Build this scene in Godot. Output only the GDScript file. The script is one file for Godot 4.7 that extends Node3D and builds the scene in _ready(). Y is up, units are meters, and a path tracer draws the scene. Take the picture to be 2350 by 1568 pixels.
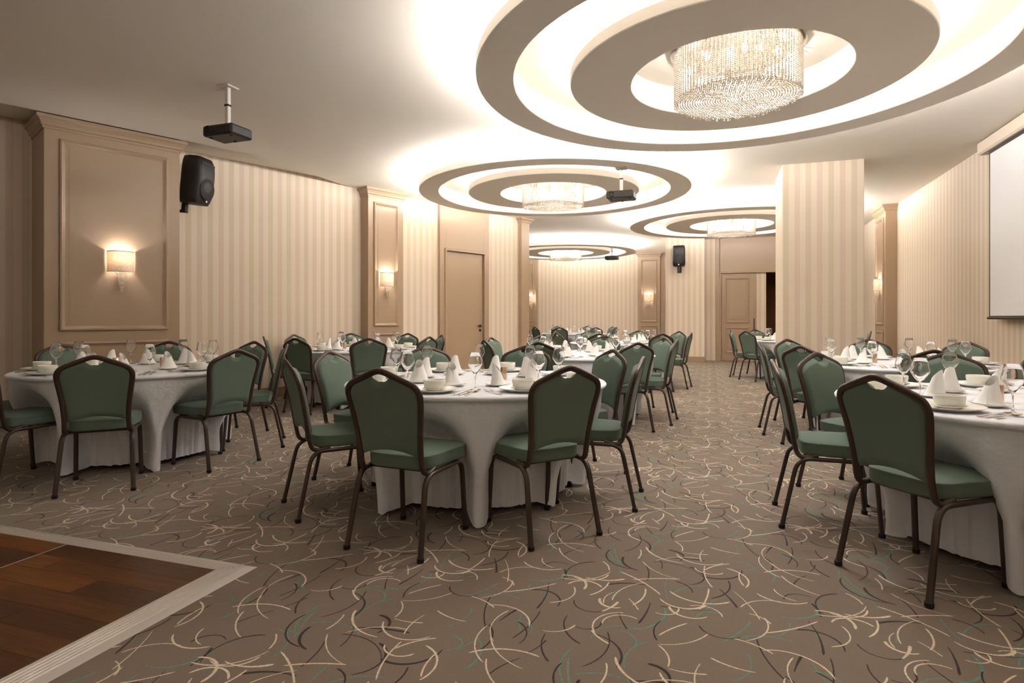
extends Node3D

# Plan coordinates: x to the right, z away from the viewer; P() turns them into world space.
const AXIS := 0.323           # turn of the room's main grid (pillar, dance floor, carpet, right wall)
const CEIL := 3.39
const RING_Y := 3.155         # underside of the suspended rings
const TABLE_R := 0.9
const TABLE_H := 0.75
const WARM := Color(1.0, 0.985, 0.97)

var rng := RandomNumberGenerator.new()
var used := {}
var M := {}


# ------------------------------------------------------------------ mesh builder
class MB:
	var v := PackedVector3Array()
	var n := PackedVector3Array()
	var uv := PackedVector2Array()
	var ix := PackedInt32Array()

	func vert(p: Vector3, nn: Vector3, t := Vector2.ZERO) -> int:
		v.push_back(p); n.push_back(nn); uv.push_back(t)
		return v.size() - 1

	# corners counter-clockwise as seen from the front
	func quad(a: Vector3, b: Vector3, c: Vector3, d: Vector3, ta := Vector2(0, 0), tb := Vector2(1, 0), tc := Vector2(1, 1), td := Vector2(0, 1)) -> void:
		var nn := (b - a).cross(d - a)
		if nn.length_squared() < 1e-14:
			nn = (c - b).cross(d - b)
		nn = nn.normalized()
		var i := vert(a, nn, ta)
		vert(b, nn, tb); vert(c, nn, tc); vert(d, nn, td)
		ix.append_array(PackedInt32Array([i, i + 2, i + 1, i, i + 3, i + 2]))

	func tri(a: Vector3, b: Vector3, c: Vector3) -> void:
		var nn := (b - a).cross(c - a).normalized()
		var i := vert(a, nn, Vector2(a.x, a.z))
		vert(b, nn, Vector2(b.x, b.z)); vert(c, nn, Vector2(c.x, c.z))
		ix.append_array(PackedInt32Array([i, i + 2, i + 1]))

	func _face(pts: Array, mid: Vector3, xf: Transform3D) -> void:
		var ctr := Vector3.ZERO
		for p in pts:
			ctr += p
		ctr /= pts.size()
		var nn: Vector3 = (pts[1] - pts[0]).cross(pts[2] - pts[0]).normalized()
		if nn.dot(ctr - mid) < 0.0:
			pts.reverse()
			nn = -nn
		var a := nn.abs()
		var wn := (xf.basis * nn).normalized()
		var i := v.size()
		for p in pts:
			var t := Vector2(p.x, p.y)
			if a.x > a.y and a.x > a.z:
				t = Vector2(p.z, p.y)
			elif a.y > a.z:
				t = Vector2(p.x, p.z)
			vert(xf * p, wn, t)
		for k in range(1, pts.size() - 1):
			ix.append_array(PackedInt32Array([i, i + k + 1, i + k]))

	# box with chamfered edges, centred on xf.origin
	func box(xf: Transform3D, size: Vector3, bevel := 0.0) -> void:
		var h := size / 2.0
		var b := minf(bevel, minf(h.x, minf(h.y, h.z)) * 0.9)
		var g := h - Vector3(b, b, b)
		for ax in 3:
			var a1 := (ax + 1) % 3
			var a2 := (ax + 2) % 3
			for s in [-1.0, 1.0]:
				var pts := []
				for c in [[-1.0, -1.0], [1.0, -1.0], [1.0, 1.0], [-1.0, 1.0]]:
					var p := Vector3.ZERO
					p[ax] = s * h[ax]; p[a1] = c[0] * g[a1]; p[a2] = c[1] * g[a2]
					pts.append(p)
				_face(pts, Vector3.ZERO, xf)
		if b <= 0.0:
			return
		for ax in 3:
			var a1 := (ax + 1) % 3
			var a2 := (ax + 2) % 3
			for s1 in [-1.0, 1.0]:
				for s2 in [-1.0, 1.0]:
					var pts := []
					for c in [[-1.0, 0], [1.0, 0], [1.0, 1], [-1.0, 1]]:
						var p := Vector3.ZERO
						p[ax] = c[0] * g[ax]
						p[a1] = s1 * (h[a1] if c[1] == 0 else g[a1])
						p[a2] = s2 * (g[a2] if c[1] == 0 else h[a2])
						pts.append(p)
					_face(pts, Vector3.ZERO, xf)
		for sx in [-1.0, 1.0]:
			for sy in [-1.0, 1.0]:
				for sz in [-1.0, 1.0]:
					_face([Vector3(sx * h.x, sy * g.y, sz * g.z), Vector3(sx * g.x, sy * h.y, sz * g.z), Vector3(sx * g.x, sy * g.y, sz * h.z)], Vector3.ZERO, xf)

	func bx(x: float, y: float, z: float, sx: float, sy: float, sz: float, bevel := 0.0) -> void:
		box(Transform3D(Basis(), Vector3(x, y, z)), Vector3(sx, sy, sz), bevel)

	# smooth surface through rows of points; normal = du x dv (flip turns it)
	func grid(rows: Array, wrap_u := false, flip := false, us := 1.0, vs := 1.0) -> void:
		var nr := rows.size()
		var nc: int = rows[0].size()
		var base := v.size()
		var sg := -1.0 if flip else 1.0
		for i in nr:
			var row: PackedVector3Array = rows[i]
			for j in nc:
				var j0 := j - 1
				var j1 := j + 1
				if wrap_u:
					j0 = (j - 1 + nc) % nc
					j1 = (j + 1) % nc
				else:
					j0 = maxi(j0, 0)
					j1 = mini(j1, nc - 1)
				var du: Vector3 = row[j1] - row[j0]
				if du.length_squared() < 1e-12:
					var near: PackedVector3Array = rows[i + 1] if i + 1 < nr else rows[i - 1]
					du = near[j1] - near[j0]
				var dv: Vector3 = rows[mini(i + 1, nr - 1)][j] - rows[maxi(i - 1, 0)][j]
				var nn := du.cross(dv) * sg
				vert(row[j], nn.normalized() if nn.length_squared() > 1e-16 else Vector3.UP, Vector2(us * j / (nc - 1.0), vs * i / (nr - 1.0)))
		var cols := nc if wrap_u else nc - 1
		for i in nr - 1:
			for j in cols:
				var a := base + i * nc + j
				var b := base + i * nc + (j + 1) % nc
				var c := a + nc
				var d := b + nc
				if flip:
					ix.append_array(PackedInt32Array([a, b, d, a, d, c]))
				else:
					ix.append_array(PackedInt32Array([a, d, b, a, c, d]))

	# profile of (radius, height); the outside lies to the right of its direction
	func lathe(prof: PackedVector2Array, segs := 32, xf := Transform3D(), crease := 0.7, sweep := TAU) -> void:
		var ns := prof.size() - 1
		var nrm := []
		for k in ns:
			var t := (prof[k + 1] - prof[k])
			nrm.append(Vector2(t.y, -t.x).normalized())
		for k in ns:
			if prof[k].distance_to(prof[k + 1]) < 1e-7:
				continue
			var na: Vector2 = nrm[k]
			var nb: Vector2 = nrm[k]
			if k > 0 and nrm[k - 1].dot(nrm[k]) > crease:
				na = (nrm[k - 1] + nrm[k]).normalized()
			if k < ns - 1 and nrm[k + 1].dot(nrm[k]) > crease:
				nb = (nrm[k + 1] + nrm[k]).normalized()
			var base := v.size()
			for j in segs + 1:
				var a := sweep * j / segs
				var ca := cos(a)
				var sa := sin(a)
				vert(xf * Vector3(prof[k].x * ca, prof[k].y, prof[k].x * sa), (xf.basis * Vector3(na.x * ca, na.y, na.x * sa)).normalized(), Vector2(float(j) / segs, float(k) / ns))
				vert(xf * Vector3(prof[k + 1].x * ca, prof[k + 1].y, prof[k + 1].x * sa), (xf.basis * Vector3(nb.x * ca, nb.y, nb.x * sa)).normalized(), Vector2(float(j) / segs, (k + 1.0) / ns))
			for j in segs:
				var o := base + j * 2
				if prof[k].x > 1e-6:
					ix.append_array(PackedInt32Array([o, o + 2, o + 1]))
				if prof[k + 1].x > 1e-6:
					ix.append_array(PackedInt32Array([o + 1, o + 2, o + 3]))

	# tube of the given cross-section along a path
	func tube(path: PackedVector3Array, prof: PackedVector2Array, start := Vector3.RIGHT, scales := PackedFloat32Array()) -> void:
		var side := start
		var rows := []
		var np := path.size()
		for i in np:
			var t := (path[mini(i + 1, np - 1)] - path[maxi(i - 1, 0)]).normalized()
			side = (side - t * side.dot(t)).normalized()
			var up := t.cross(side)
			var k := scales[i] if scales.size() == np else 1.0
			var row := PackedVector3Array()
			for q in prof:
				row.push_back(path[i] + side * q.x * k + up * q.y * k)
			rows.append(row)
		grid(rows, true, false)
		for e in [0, np - 1]:
			var t := (path[1] - path[0]).normalized() * -1.0 if e == 0 else (path[np - 1] - path[np - 2]).normalized()
			var c := vert(path[e], t)
			var first := v.size()
			for p in rows[e]:
				vert(p, t)
			for j in prof.size():
				var j1 := (j + 1) % prof.size()
				if e == 0:
					ix.append_array(PackedInt32Array([c, first + j, first + j1]))
				else:
					ix.append_array(PackedInt32Array([c, first + j1, first + j]))

	# picture-frame moulding in the xy plane, facing +z: profile of (inset, depth)
	func frame(cx: float, cy: float, w: float, h: float, prof: PackedVector2Array, z0 := 0.0) -> void:
		for k in prof.size() - 1:
			var a := prof[k]
			var b := prof[k + 1]
			var oa := [Vector3(cx - w / 2 + a.x, cy - h / 2 + a.x, z0 + a.y), Vector3(cx + w / 2 - a.x, cy - h / 2 + a.x, z0 + a.y), Vector3(cx + w / 2 - a.x, cy + h / 2 - a.x, z0 + a.y), Vector3(cx - w / 2 + a.x, cy + h / 2 - a.x, z0 + a.y)]
			var ob := [Vector3(cx - w / 2 + b.x, cy - h / 2 + b.x, z0 + b.y), Vector3(cx + w / 2 - b.x, cy - h / 2 + b.x, z0 + b.y), Vector3(cx + w / 2 - b.x, cy + h / 2 - b.x, z0 + b.y), Vector3(cx - w / 2 + b.x, cy + h / 2 - b.x, z0 + b.y)]
			for s in 4:
				quad(oa[s], oa[(s + 1) % 4], ob[(s + 1) % 4], ob[s])

	func commit(m: Material) -> ArrayMesh:
		var arr := []
		arr.resize(Mesh.ARRAY_MAX)
		arr[Mesh.ARRAY_VERTEX] = v
		arr[Mesh.ARRAY_NORMAL] = n
		arr[Mesh.ARRAY_TEX_UV] = uv
		arr[Mesh.ARRAY_INDEX] = ix
		var am := ArrayMesh.new()
		am.add_surface_from_arrays(Mesh.PRIMITIVE_TRIANGLES, arr)
		am.surface_set_material(0, m)
		return am


# ------------------------------------------------------------------ scene helpers
func P(x: float, z: float, y := 0.0) -> Vector3:
	return Vector3(x, y, -z)


func numbered(called: String) -> String:
	if not used.has(called):
		used[called] = 0
		return called
	used[called] += 1
	return "%s_%03d" % [called, used[called]]


func part(called: String, mesh: Mesh, parent: Node3D, xf := Transform3D()) -> MeshInstance3D:
	var o := MeshInstance3D.new()
	o.name = called
	o.mesh = mesh
	o.transform = xf
	parent.add_child(o, true)
	return o


func tag(o: Node, label: String, category: String, group := "") -> void:
	o.set_meta("label", label)
	o.set_meta("category", category)
	if group != "":
		o.set_meta("group", group)


func thing(called: String, label: String, category: String, xf := Transform3D(), group := "") -> Node3D:
	var o := Node3D.new()
	o.name = numbered(called)
	add_child(o)
	o.transform = xf
	tag(o, label, category, group)
	return o


func single(called: String, mesh: Mesh, label: String, category: String, xf := Transform3D(), group := "") -> MeshInstance3D:
	var o := MeshInstance3D.new()
	o.name = numbered(called)
	o.mesh = mesh
	add_child(o)
	o.transform = xf
	tag(o, label, category, group)
	return o


func structure(called: String, mesh: Mesh, xf := Transform3D()) -> Node3D:
	var o := Node3D.new() if mesh == null else MeshInstance3D.new()
	if mesh:
		o.mesh = mesh
	o.name = numbered(called)
	add_child(o)
	o.transform = xf
	o.set_meta("kind", "structure")
	return o


func copy(src: Node3D, base: String, xf: Transform3D, label: String) -> Node3D:
	var o: Node3D = src.duplicate()
	o.name = numbered(base)
	add_child(o)
	o.transform = xf
	o.set_meta("label", label)
	return o


func mat(c: Color, rough := 0.7, metal := 0.0) -> StandardMaterial3D:
	var m := StandardMaterial3D.new()
	m.albedo_color = c
	m.roughness = rough
	m.metallic = metal
	return m


func rgb(r: int, g: int, b: int) -> Color:
	return Color(r / 255.0, g / 255.0, b / 255.0)


func noise_tex(size: int, freq: float, seed_: int, lo: Color, hi: Color, normal := false) -> NoiseTexture2D:
	var nz := FastNoiseLite.new()
	nz.seed = seed_
	nz.frequency = freq
	nz.fractal_octaves = 4
	var t := NoiseTexture2D.new()
	t.width = size
	t.height = size
	t.seamless = true
	t.noise = nz
	if normal:
		t.as_normal_map = true
	else:
		var g := Gradient.new()
		g.set_color(0, lo)
		g.set_color(1, hi)
		t.color_ramp = g
	return t


# frame whose x runs from a to b (plan points), y up, z into the room on the viewer's side
func wall_xf(a: Vector2, b: Vector2) -> Transform3D:
	var d := (b - a).normalized()
	var x := Vector3(d.x, 0, -d.y)
	return Transform3D(Basis(x, Vector3.UP, x.cross(Vector3.UP)), Vector3(a.x, 0, -a.y))


func turned(x: float, z: float, yaw: float, y := 0.0) -> Transform3D:
	return Transform3D(Basis(Vector3.UP, yaw), P(x, z, y))


func fillet(pts: Array, radius: float, segs := 6) -> PackedVector3Array:
	var out := PackedVector3Array([pts[0]])
	for i in range(1, pts.size() - 1):
		var a: Vector3 = (pts[i - 1] - pts[i])
		var b: Vector3 = (pts[i + 1] - pts[i])
		var r := minf(radius, minf(a.length(), b.length()) * 0.48)
		var p0: Vector3 = pts[i] + a.normalized() * r
		var p2: Vector3 = pts[i] + b.normalized() * r
		for k in segs + 1:
			var t := float(k) / segs
			out.push_back(p0.lerp(pts[i], t).lerp((pts[i] as Vector3).lerp(p2, t), t))
	out.push_back(pts[-1])
	return out


func catmull(pts: Array, per := 6) -> PackedVector3Array:
	var out := PackedVector3Array()
	for i in pts.size() - 1:
		var p0: Vector3 = pts[maxi(i - 1, 0)]
		var p3: Vector3 = pts[mini(i + 2, pts.size() - 1)]
		for k in per:
			out.push_back((pts[i] as Vector3).cubic_interpolate(pts[i + 1], p0, p3, float(k) / per))
	out.push_back(pts[-1])
	return out


func oval(rx: float, ry: float, segs := 12) -> PackedVector2Array:
	var o := PackedVector2Array()
	for k in segs:
		o.push_back(Vector2(cos(TAU * k / segs) * rx, sin(TAU * k / segs) * ry))
	return o


# ------------------------------------------------------------------ materials
func wallpaper_image() -> ImageTexture:
	var im := Image.create(512, 8, false, Image.FORMAT_RGB8)
	var light := rgb(228, 214, 195)
	var tan_ := rgb(214, 198, 174)
	var pink := rgb(218, 198, 180)
	var r := RandomNumberGenerator.new()
	r.seed = 5
	for x in 512:
		var band := int(x / 128.0)
		var c: Color = light if band % 2 == 0 else (tan_ if band == 1 else pink)
		var j := r.randf_range(-0.008, 0.008)
		c = Color(c.r + j, c.g + j, c.b + j)
		for y in 8:
			im.set_pixel(x, y, c)
	return ImageTexture.create_from_image(im)


func carpet_image() -> ImageTexture:
	var r := RandomNumberGenerator.new()
	r.seed = 77
	var S := 2048
	var tile := Image.create(512, 512, false, Image.FORMAT_RGB8)
	var base := rgb(122, 107, 93)
	for y in 512:
		for x in 512:
			var k := 1.0 + r.randf_range(-0.17, 0.17)
			tile.set_pixel(x, y, Color(base.r * k, base.g * k, base.b * k))
	var im := Image.create(S, S, false, Image.FORMAT_RGB8)
	for i in 4:
		for j in 4:
			im.blit_rect(tile, Rect2i(0, 0, 512, 512), Vector2i(i * 512, j * 512))
	var kinds := []
	for k in 26: kinds.append(2)
	for k in 36: kinds.append(1)
	for k in 56: kinds.append(0)
	var cols := [rgb(214, 199, 176), rgb(50, 38, 33), rgb(98, 137, 120)]
	for kind in kinds:
		var c := Vector2(r.randf() * S, r.randf() * S)
		var rad := r.randf_range(110, 520)
		if r.randf() < 0.3:
			rad = r.randf_range(600, 1500)
		var length := r.randf_range(200, 560)
		var a0 := r.randf() * TAU
		if r.randf() < 0.45:
			a0 = r.randf_range(-0.5, 0.5) + (PI if r.randf() < 0.5 else 0.0)
		var span := minf(length / rad, 2.3)
		var w0 := r.randf_range(9.5, 13.5)
		var w1 := w0 * r.randf_range(0.45, 1.0)
		if r.randf() < 0.22:
			w0 *= 1.7
		var steps := int(span * rad / 2.0)
		var sg := 1.0 if r.randf() < 0.5 else -1.0
		for q in steps:
			var t := float(q) / steps
			var a := a0 + sg * span * t
			var p := c + Vector2(cos(a), sin(a)) * rad
			var w := lerpf(w0, w1, t) * minf(1.0, 0.5 + t * 8.0) * minf(1.0, 0.5 + (1.0 - t) * 8.0)
			var col: Color = cols[kind]
			var jj := 1.0 + r.randf_range(-0.1, 0.1)
			col = Color(col.r * jj, col.g * jj, col.b * jj)
			var ww := int(w + r.randf_range(-1.5, 1.5))
			var px := int(fposmod(p.x - ww / 2.0 + r.randf_range(-1, 1), S))
			var py := int(fposmod(p.y - ww / 2.0 + r.randf_range(-1, 1), S))
			im.fill_rect(Rect2i(px, py + 1, ww, maxi(ww - 2, 1)), col)
			im.fill_rect(Rect2i(px + 1, py, maxi(ww - 2, 1), ww), col)
			if px + ww > S:
				im.fill_rect(Rect2i(px - S, py, ww, ww), col)
			if py + ww > S:
				im.fill_rect(Rect2i(px, py - S, ww, ww), col)
	return ImageTexture.create_from_image(im)


func wood_image(seed_: int, lo: Color, hi: Color) -> ImageTexture:
	var nz := FastNoiseLite.new()
	nz.seed = seed_
	nz.frequency = 0.012
	nz.fractal_octaves = 5
	var im := Image.create(512, 128, false, Image.FORMAT_RGB8)
	for y in 128:
		for x in 512:
			var k := nz.get_noise_2d(x * 0.55, y * 6.0) * 0.7 + nz.get_noise_2d(x * 2.5 + 900, y * 30.0) * 0.35
			im.set_pixel(x, y, lo.lerp(hi, clampf(0.5 + k * 0.9, 0, 1)))
	return ImageTexture.create_from_image(im)


func make_materials() -> void:
	M.plaster = mat(rgb(236, 230, 220), 0.9)
	M.ring = mat(rgb(238, 231, 221), 0.85)
	M.paper = mat(Color.WHITE, 0.75)
	M.paper.albedo_texture = wallpaper_image()
	M.paper.uv1_scale = Vector3(1.0 / 0.288, 1, 1)
	M.taupe = mat(rgb(168, 144, 119), 0.36)
	M.carpet = mat(Color.WHITE, 0.97)
	M.carpet.albedo_texture = carpet_image()
	M.carpet.uv1_scale = Vector3(1.0 / 1.06, 1.0 / 1.06, 1)
	M.carpet.rim_enabled = true
	M.carpet.rim = 0.15
	M.green = mat(rgb(97, 114, 101), 0.85)
	M.green.rim_enabled = true
	M.green.rim = 0.35
	M.green.rim_tint = 0.6
	M.green.normal_enabled = true
	M.green.normal_texture = noise_tex(256, 0.25, 3, Color.BLACK, Color.WHITE, true)
	M.green.normal_scale = 0.25
	M.green.uv1_triplanar = true
	M.green.uv1_scale = Vector3(6, 6, 6)
	M.bronze = mat(rgb(70, 58, 50), 0.38, 0.35)
	M.rubber = mat(rgb(20, 19, 18), 0.6)
	M.cloth = mat(rgb(230, 231, 238), 0.8)
	M.cloth.rim_enabled = true
	M.cloth.rim = 0.15
	M.cloth.normal_enabled = true
	M.cloth.normal_texture = noise_tex(512, 0.02, 9, Color.BLACK, Color.WHITE, true)
	M.cloth.normal_scale = 0.35
	M.cloth.uv1_triplanar = true
	M.cloth.uv1_scale = Vector3(1.3, 1.3, 1.3)
	M.napkin = mat(rgb(246, 244, 240), 0.75)
	M.porcelain = mat(rgb(240, 238, 230), 0.18)
	M.steel = mat(rgb(214, 206, 196), 0.18, 1.0)
	M.copper = mat(rgb(206, 178, 154), 0.28, 1.0)
	M.glass = mat(Color(1, 1, 1, 0.0), 0.02)
	M.glass.refraction_enabled = true
	M.glass.refraction_scale = 0.05
	M.crystal = mat(rgb(228, 221, 212), 0.05)
	M.crystal.backlight_enabled = true
	M.crystal.backlight = rgb(168, 160, 150)
	M.drop = mat(rgb(225, 215, 200), 0.06)
	M.drop.backlight_enabled = true
	M.drop.backlight = rgb(170, 158, 140)
	M.chrome = mat(rgb(205, 200, 192), 0.12, 1.0)
	M.black = mat(rgb(27, 25, 24), 0.5)
	M.grille = mat(rgb(38, 36, 34), 0.75)
	M.dark_metal = mat(rgb(44, 40, 37), 0.35, 0.6)
	M.white_pole = mat(rgb(205, 200, 192), 0.4)
	M.alu = mat(rgb(222, 216, 210), 0.36, 0.5)
	M.screen = mat(rgb(240, 241, 245), 0.8)
	M.screen_edge = mat(rgb(52, 44, 38), 0.6)
	M.casing = mat(rgb(222, 208, 190), 0.5)
	M.dark_wood = mat(rgb(58, 34, 22), 0.45)
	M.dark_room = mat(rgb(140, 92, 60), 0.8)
	M.bulb = mat(rgb(255, 244, 226), 0.4)
	M.bulb.emission_enabled = true
	M.bulb.emission = rgb(255, 236, 206)
	M.bulb.emission_energy_multiplier = 8.0
	M.strip = mat(rgb(255, 246, 232), 0.5)
	M.strip.emission_enabled = true
	M.strip.emission = rgb(255, 238, 212)
	M.strip.emission_energy_multiplier = 2.5
	M.shade = mat(Color.WHITE, 0.35)
	var filigree := noise_tex(256, 0.06, 21, rgb(255, 252, 247), rgb(182, 162, 142))
	filigree.noise.noise_type = FastNoiseLite.TYPE_CELLULAR
	filigree.noise.fractal_octaves = 1
	filigree.noise.cellular_return_type = FastNoiseLite.RETURN_DISTANCE2_SUB
	M.shade.albedo_texture = filigree
	M.shade.backlight_enabled = true
	M.shade.backlight = rgb(176, 162, 146)
	M.shade.uv1_scale = Vector3(2, 2, 1)
	M.planks = []
	var tones := [[rgb(68, 39, 17), rgb(110, 66, 29)], [rgb(86, 51, 21), rgb(126, 79, 36)], [rgb(54, 30, 14), rgb(92, 53, 24)], [rgb(84, 48, 20), rgb(128, 77, 34)]]
	for k in 4:
		var m := mat(Color.WHITE, 0.34)
		m.albedo_texture = wood_image(40 + k, tones[k][0], tones[k][1])
		M.planks.append(m)


# ------------------------------------------------------------------ build
func _ready() -> void:
	rng.seed = 11
	# camera
	var cam := Camera3D.new()
	cam.name = "camera"
	cam.projection = Camera3D.PROJECTION_FRUSTUM
	cam.near = 0.05
	cam.far = 60.0
	cam.size = 2.0 * 0.05 * 784.0 / 1360.0
	cam.frustum_offset = Vector2(0, -0.05 * 55.0 / 1360.0)
	cam.position = Vector3(0, 1.2, 0)
	cam.current = true
	add_child(cam)
	# environment
	var env := Environment.new()
	env.background_mode = Environment.BG_COLOR
	env.background_color = Color.BLACK
	env.tonemap_mode = Environment.TONE_MAPPER_LINEAR
	env.tonemap_exposure = 2.0
	env.sdfgi_enabled = true
	env.ssao_enabled = true
	env.ssil_enabled = true
	var we := WorldEnvironment.new()
	we.name = "world_environment"
	we.environment = env
	add_child(we)

	make_materials()
	build_shell()
	build_rings()
	build_pilasters()
	build_doors()
	build_dance_floor()
	build_wall_things()
	build_tables()


# ------------------------------------------------------------------ lights
const E_COVE_OUT := 0.85
const E_COVE_IN := 0.29
const E_BULB := 0.2
const E_DOWN := 0.25
const E_SCONCE := 0.12


func cove_lights(parent: Node3D, r: float, y: float, count: int, energy: float) -> void:
	for k in count:
		var a := TAU * k / count
		var l := AreaLight3D.new()
		l.name = "cove_light"
		var out_ := Vector3(cos(a), 0, sin(a))
		l.area_size = Vector2(TAU * r / count, 0.04)
		l.light_color = WARM
		l.light_energy = energy
		l.shadow_enabled = true
		l.area_range = 40.0
		var dir := (out_ * 1.0 + Vector3.UP * 0.05).normalized()
		l.transform = Transform3D(Basis.looking_at(dir, Vector3.UP), out_ * r + Vector3(0, y, 0))
		parent.add_child(l, true)


func omni(parent: Node3D, at: Vector3, energy: float, size := 0.03) -> void:
	var l := OmniLight3D.new()
	l.name = "lamp_light"
	l.position = at
	l.light_color = WARM
	l.light_energy = energy
	l.light_size = size
	l.omni_range = 40.0
	l.omni_attenuation = 2.0
	l.shadow_enabled = true
	parent.add_child(l, true)


func spot(parent: Node3D, at: Vector3, energy: float) -> void:
	# spots added below the crystal base to brighten the tables under the chandelier
	var l := SpotLight3D.new()
	l.name = "added_downlight"
	l.transform = Transform3D(Basis(Vector3.RIGHT, -PI / 2), at)
	l.light_color = WARM
	l.light_energy = energy
	l.light_size = 0.02
	l.spot_angle = 78.0
	l.spot_angle_attenuation = 0.6
	l.spot_range = 40.0
	l.spot_attenuation = 2.0
	l.shadow_enabled = true
	parent.add_child(l, true)


# ------------------------------------------------------------------ shell
const LA := Vector2(-8.1, 4.0)      # left wall start
const LD := Vector2(0.67191, 0.74063)
const LN := Vector2(0.74063, -0.67191)
const RF := Vector2(8.85, 15.44)    # right wall, far end
const RD := Vector2(-0.33422, -0.94249)
const RN := Vector2(-0.94249, 0.33422)
const KS := Vector2(5.41, 16.6)     # wall with the panelled door
const KD := Vector2(0.948, -0.319)
const GF := Vector2(5.35, 20.11)    # far wall, right end
const GD := Vector2(-0.948, 0.319)


func wall(called: String, a: Vector2, b: Vector2, m: Material, thick := 0.15, y0 := 0.0, y1 := 3.5) -> Node3D:
	var s := MB.new()
	var w := a.distance_to(b)
	var h := y1 - y0
	s.bx(0, 0, 0, w, h, thick)
	var xf := wall_xf(a, b)
	return structure(called, s.commit(m), xf * Transform3D(Basis(), Vector3(w / 2, y0 + h / 2, -thick / 2)))


func skirting(called: String, a: Vector2, b: Vector2) -> void:
	var s := MB.new()
	var w := a.distance_to(b)
	s.bx(w / 2, 0.06, 0.009, w, 0.12, 0.018, 0.002)
	s.bx(w / 2, 0.135, 0.013, w, 0.03, 0.026, 0.008)
	structure(called, s.commit(M.taupe), wall_xf(a, b))


func prism(poly: PackedVector2Array, y0: float, y1: float, m: Material) -> ArrayMesh:
	var s := MB.new()
	var t := Geometry2D.triangulate_polygon(poly)
	for i in range(0, t.size(), 3):
		for lvl in [y0, y1]:
			var a := P(poly[t[i]].x, poly[t[i]].y, lvl)
			var b := P(poly[t[i + 1]].x, poly[t[i + 1]].y, lvl)
			var c := P(poly[t[i + 2]].x, poly[t[i + 2]].y, lvl)
			var up: bool = (b - a).cross(c - a).y > 0
			if up == (lvl == y1):
				s.tri(a, b, c)
			else:
				s.tri(a, c, b)
	var cw := Geometry2D.is_polygon_clockwise(poly)
	for i in poly.size():
		var p := poly[i]
		var q := poly[(i + 1) % poly.size()]
		if cw:
			var tmp := p
			p = q
			q = tmp
		s.quad(P(p.x, p.y, y0), P(q.x, q.y, y0), P(q.x, q.y, y1), P(p.x, p.y, y1))
	return s.commit(m)


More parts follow.
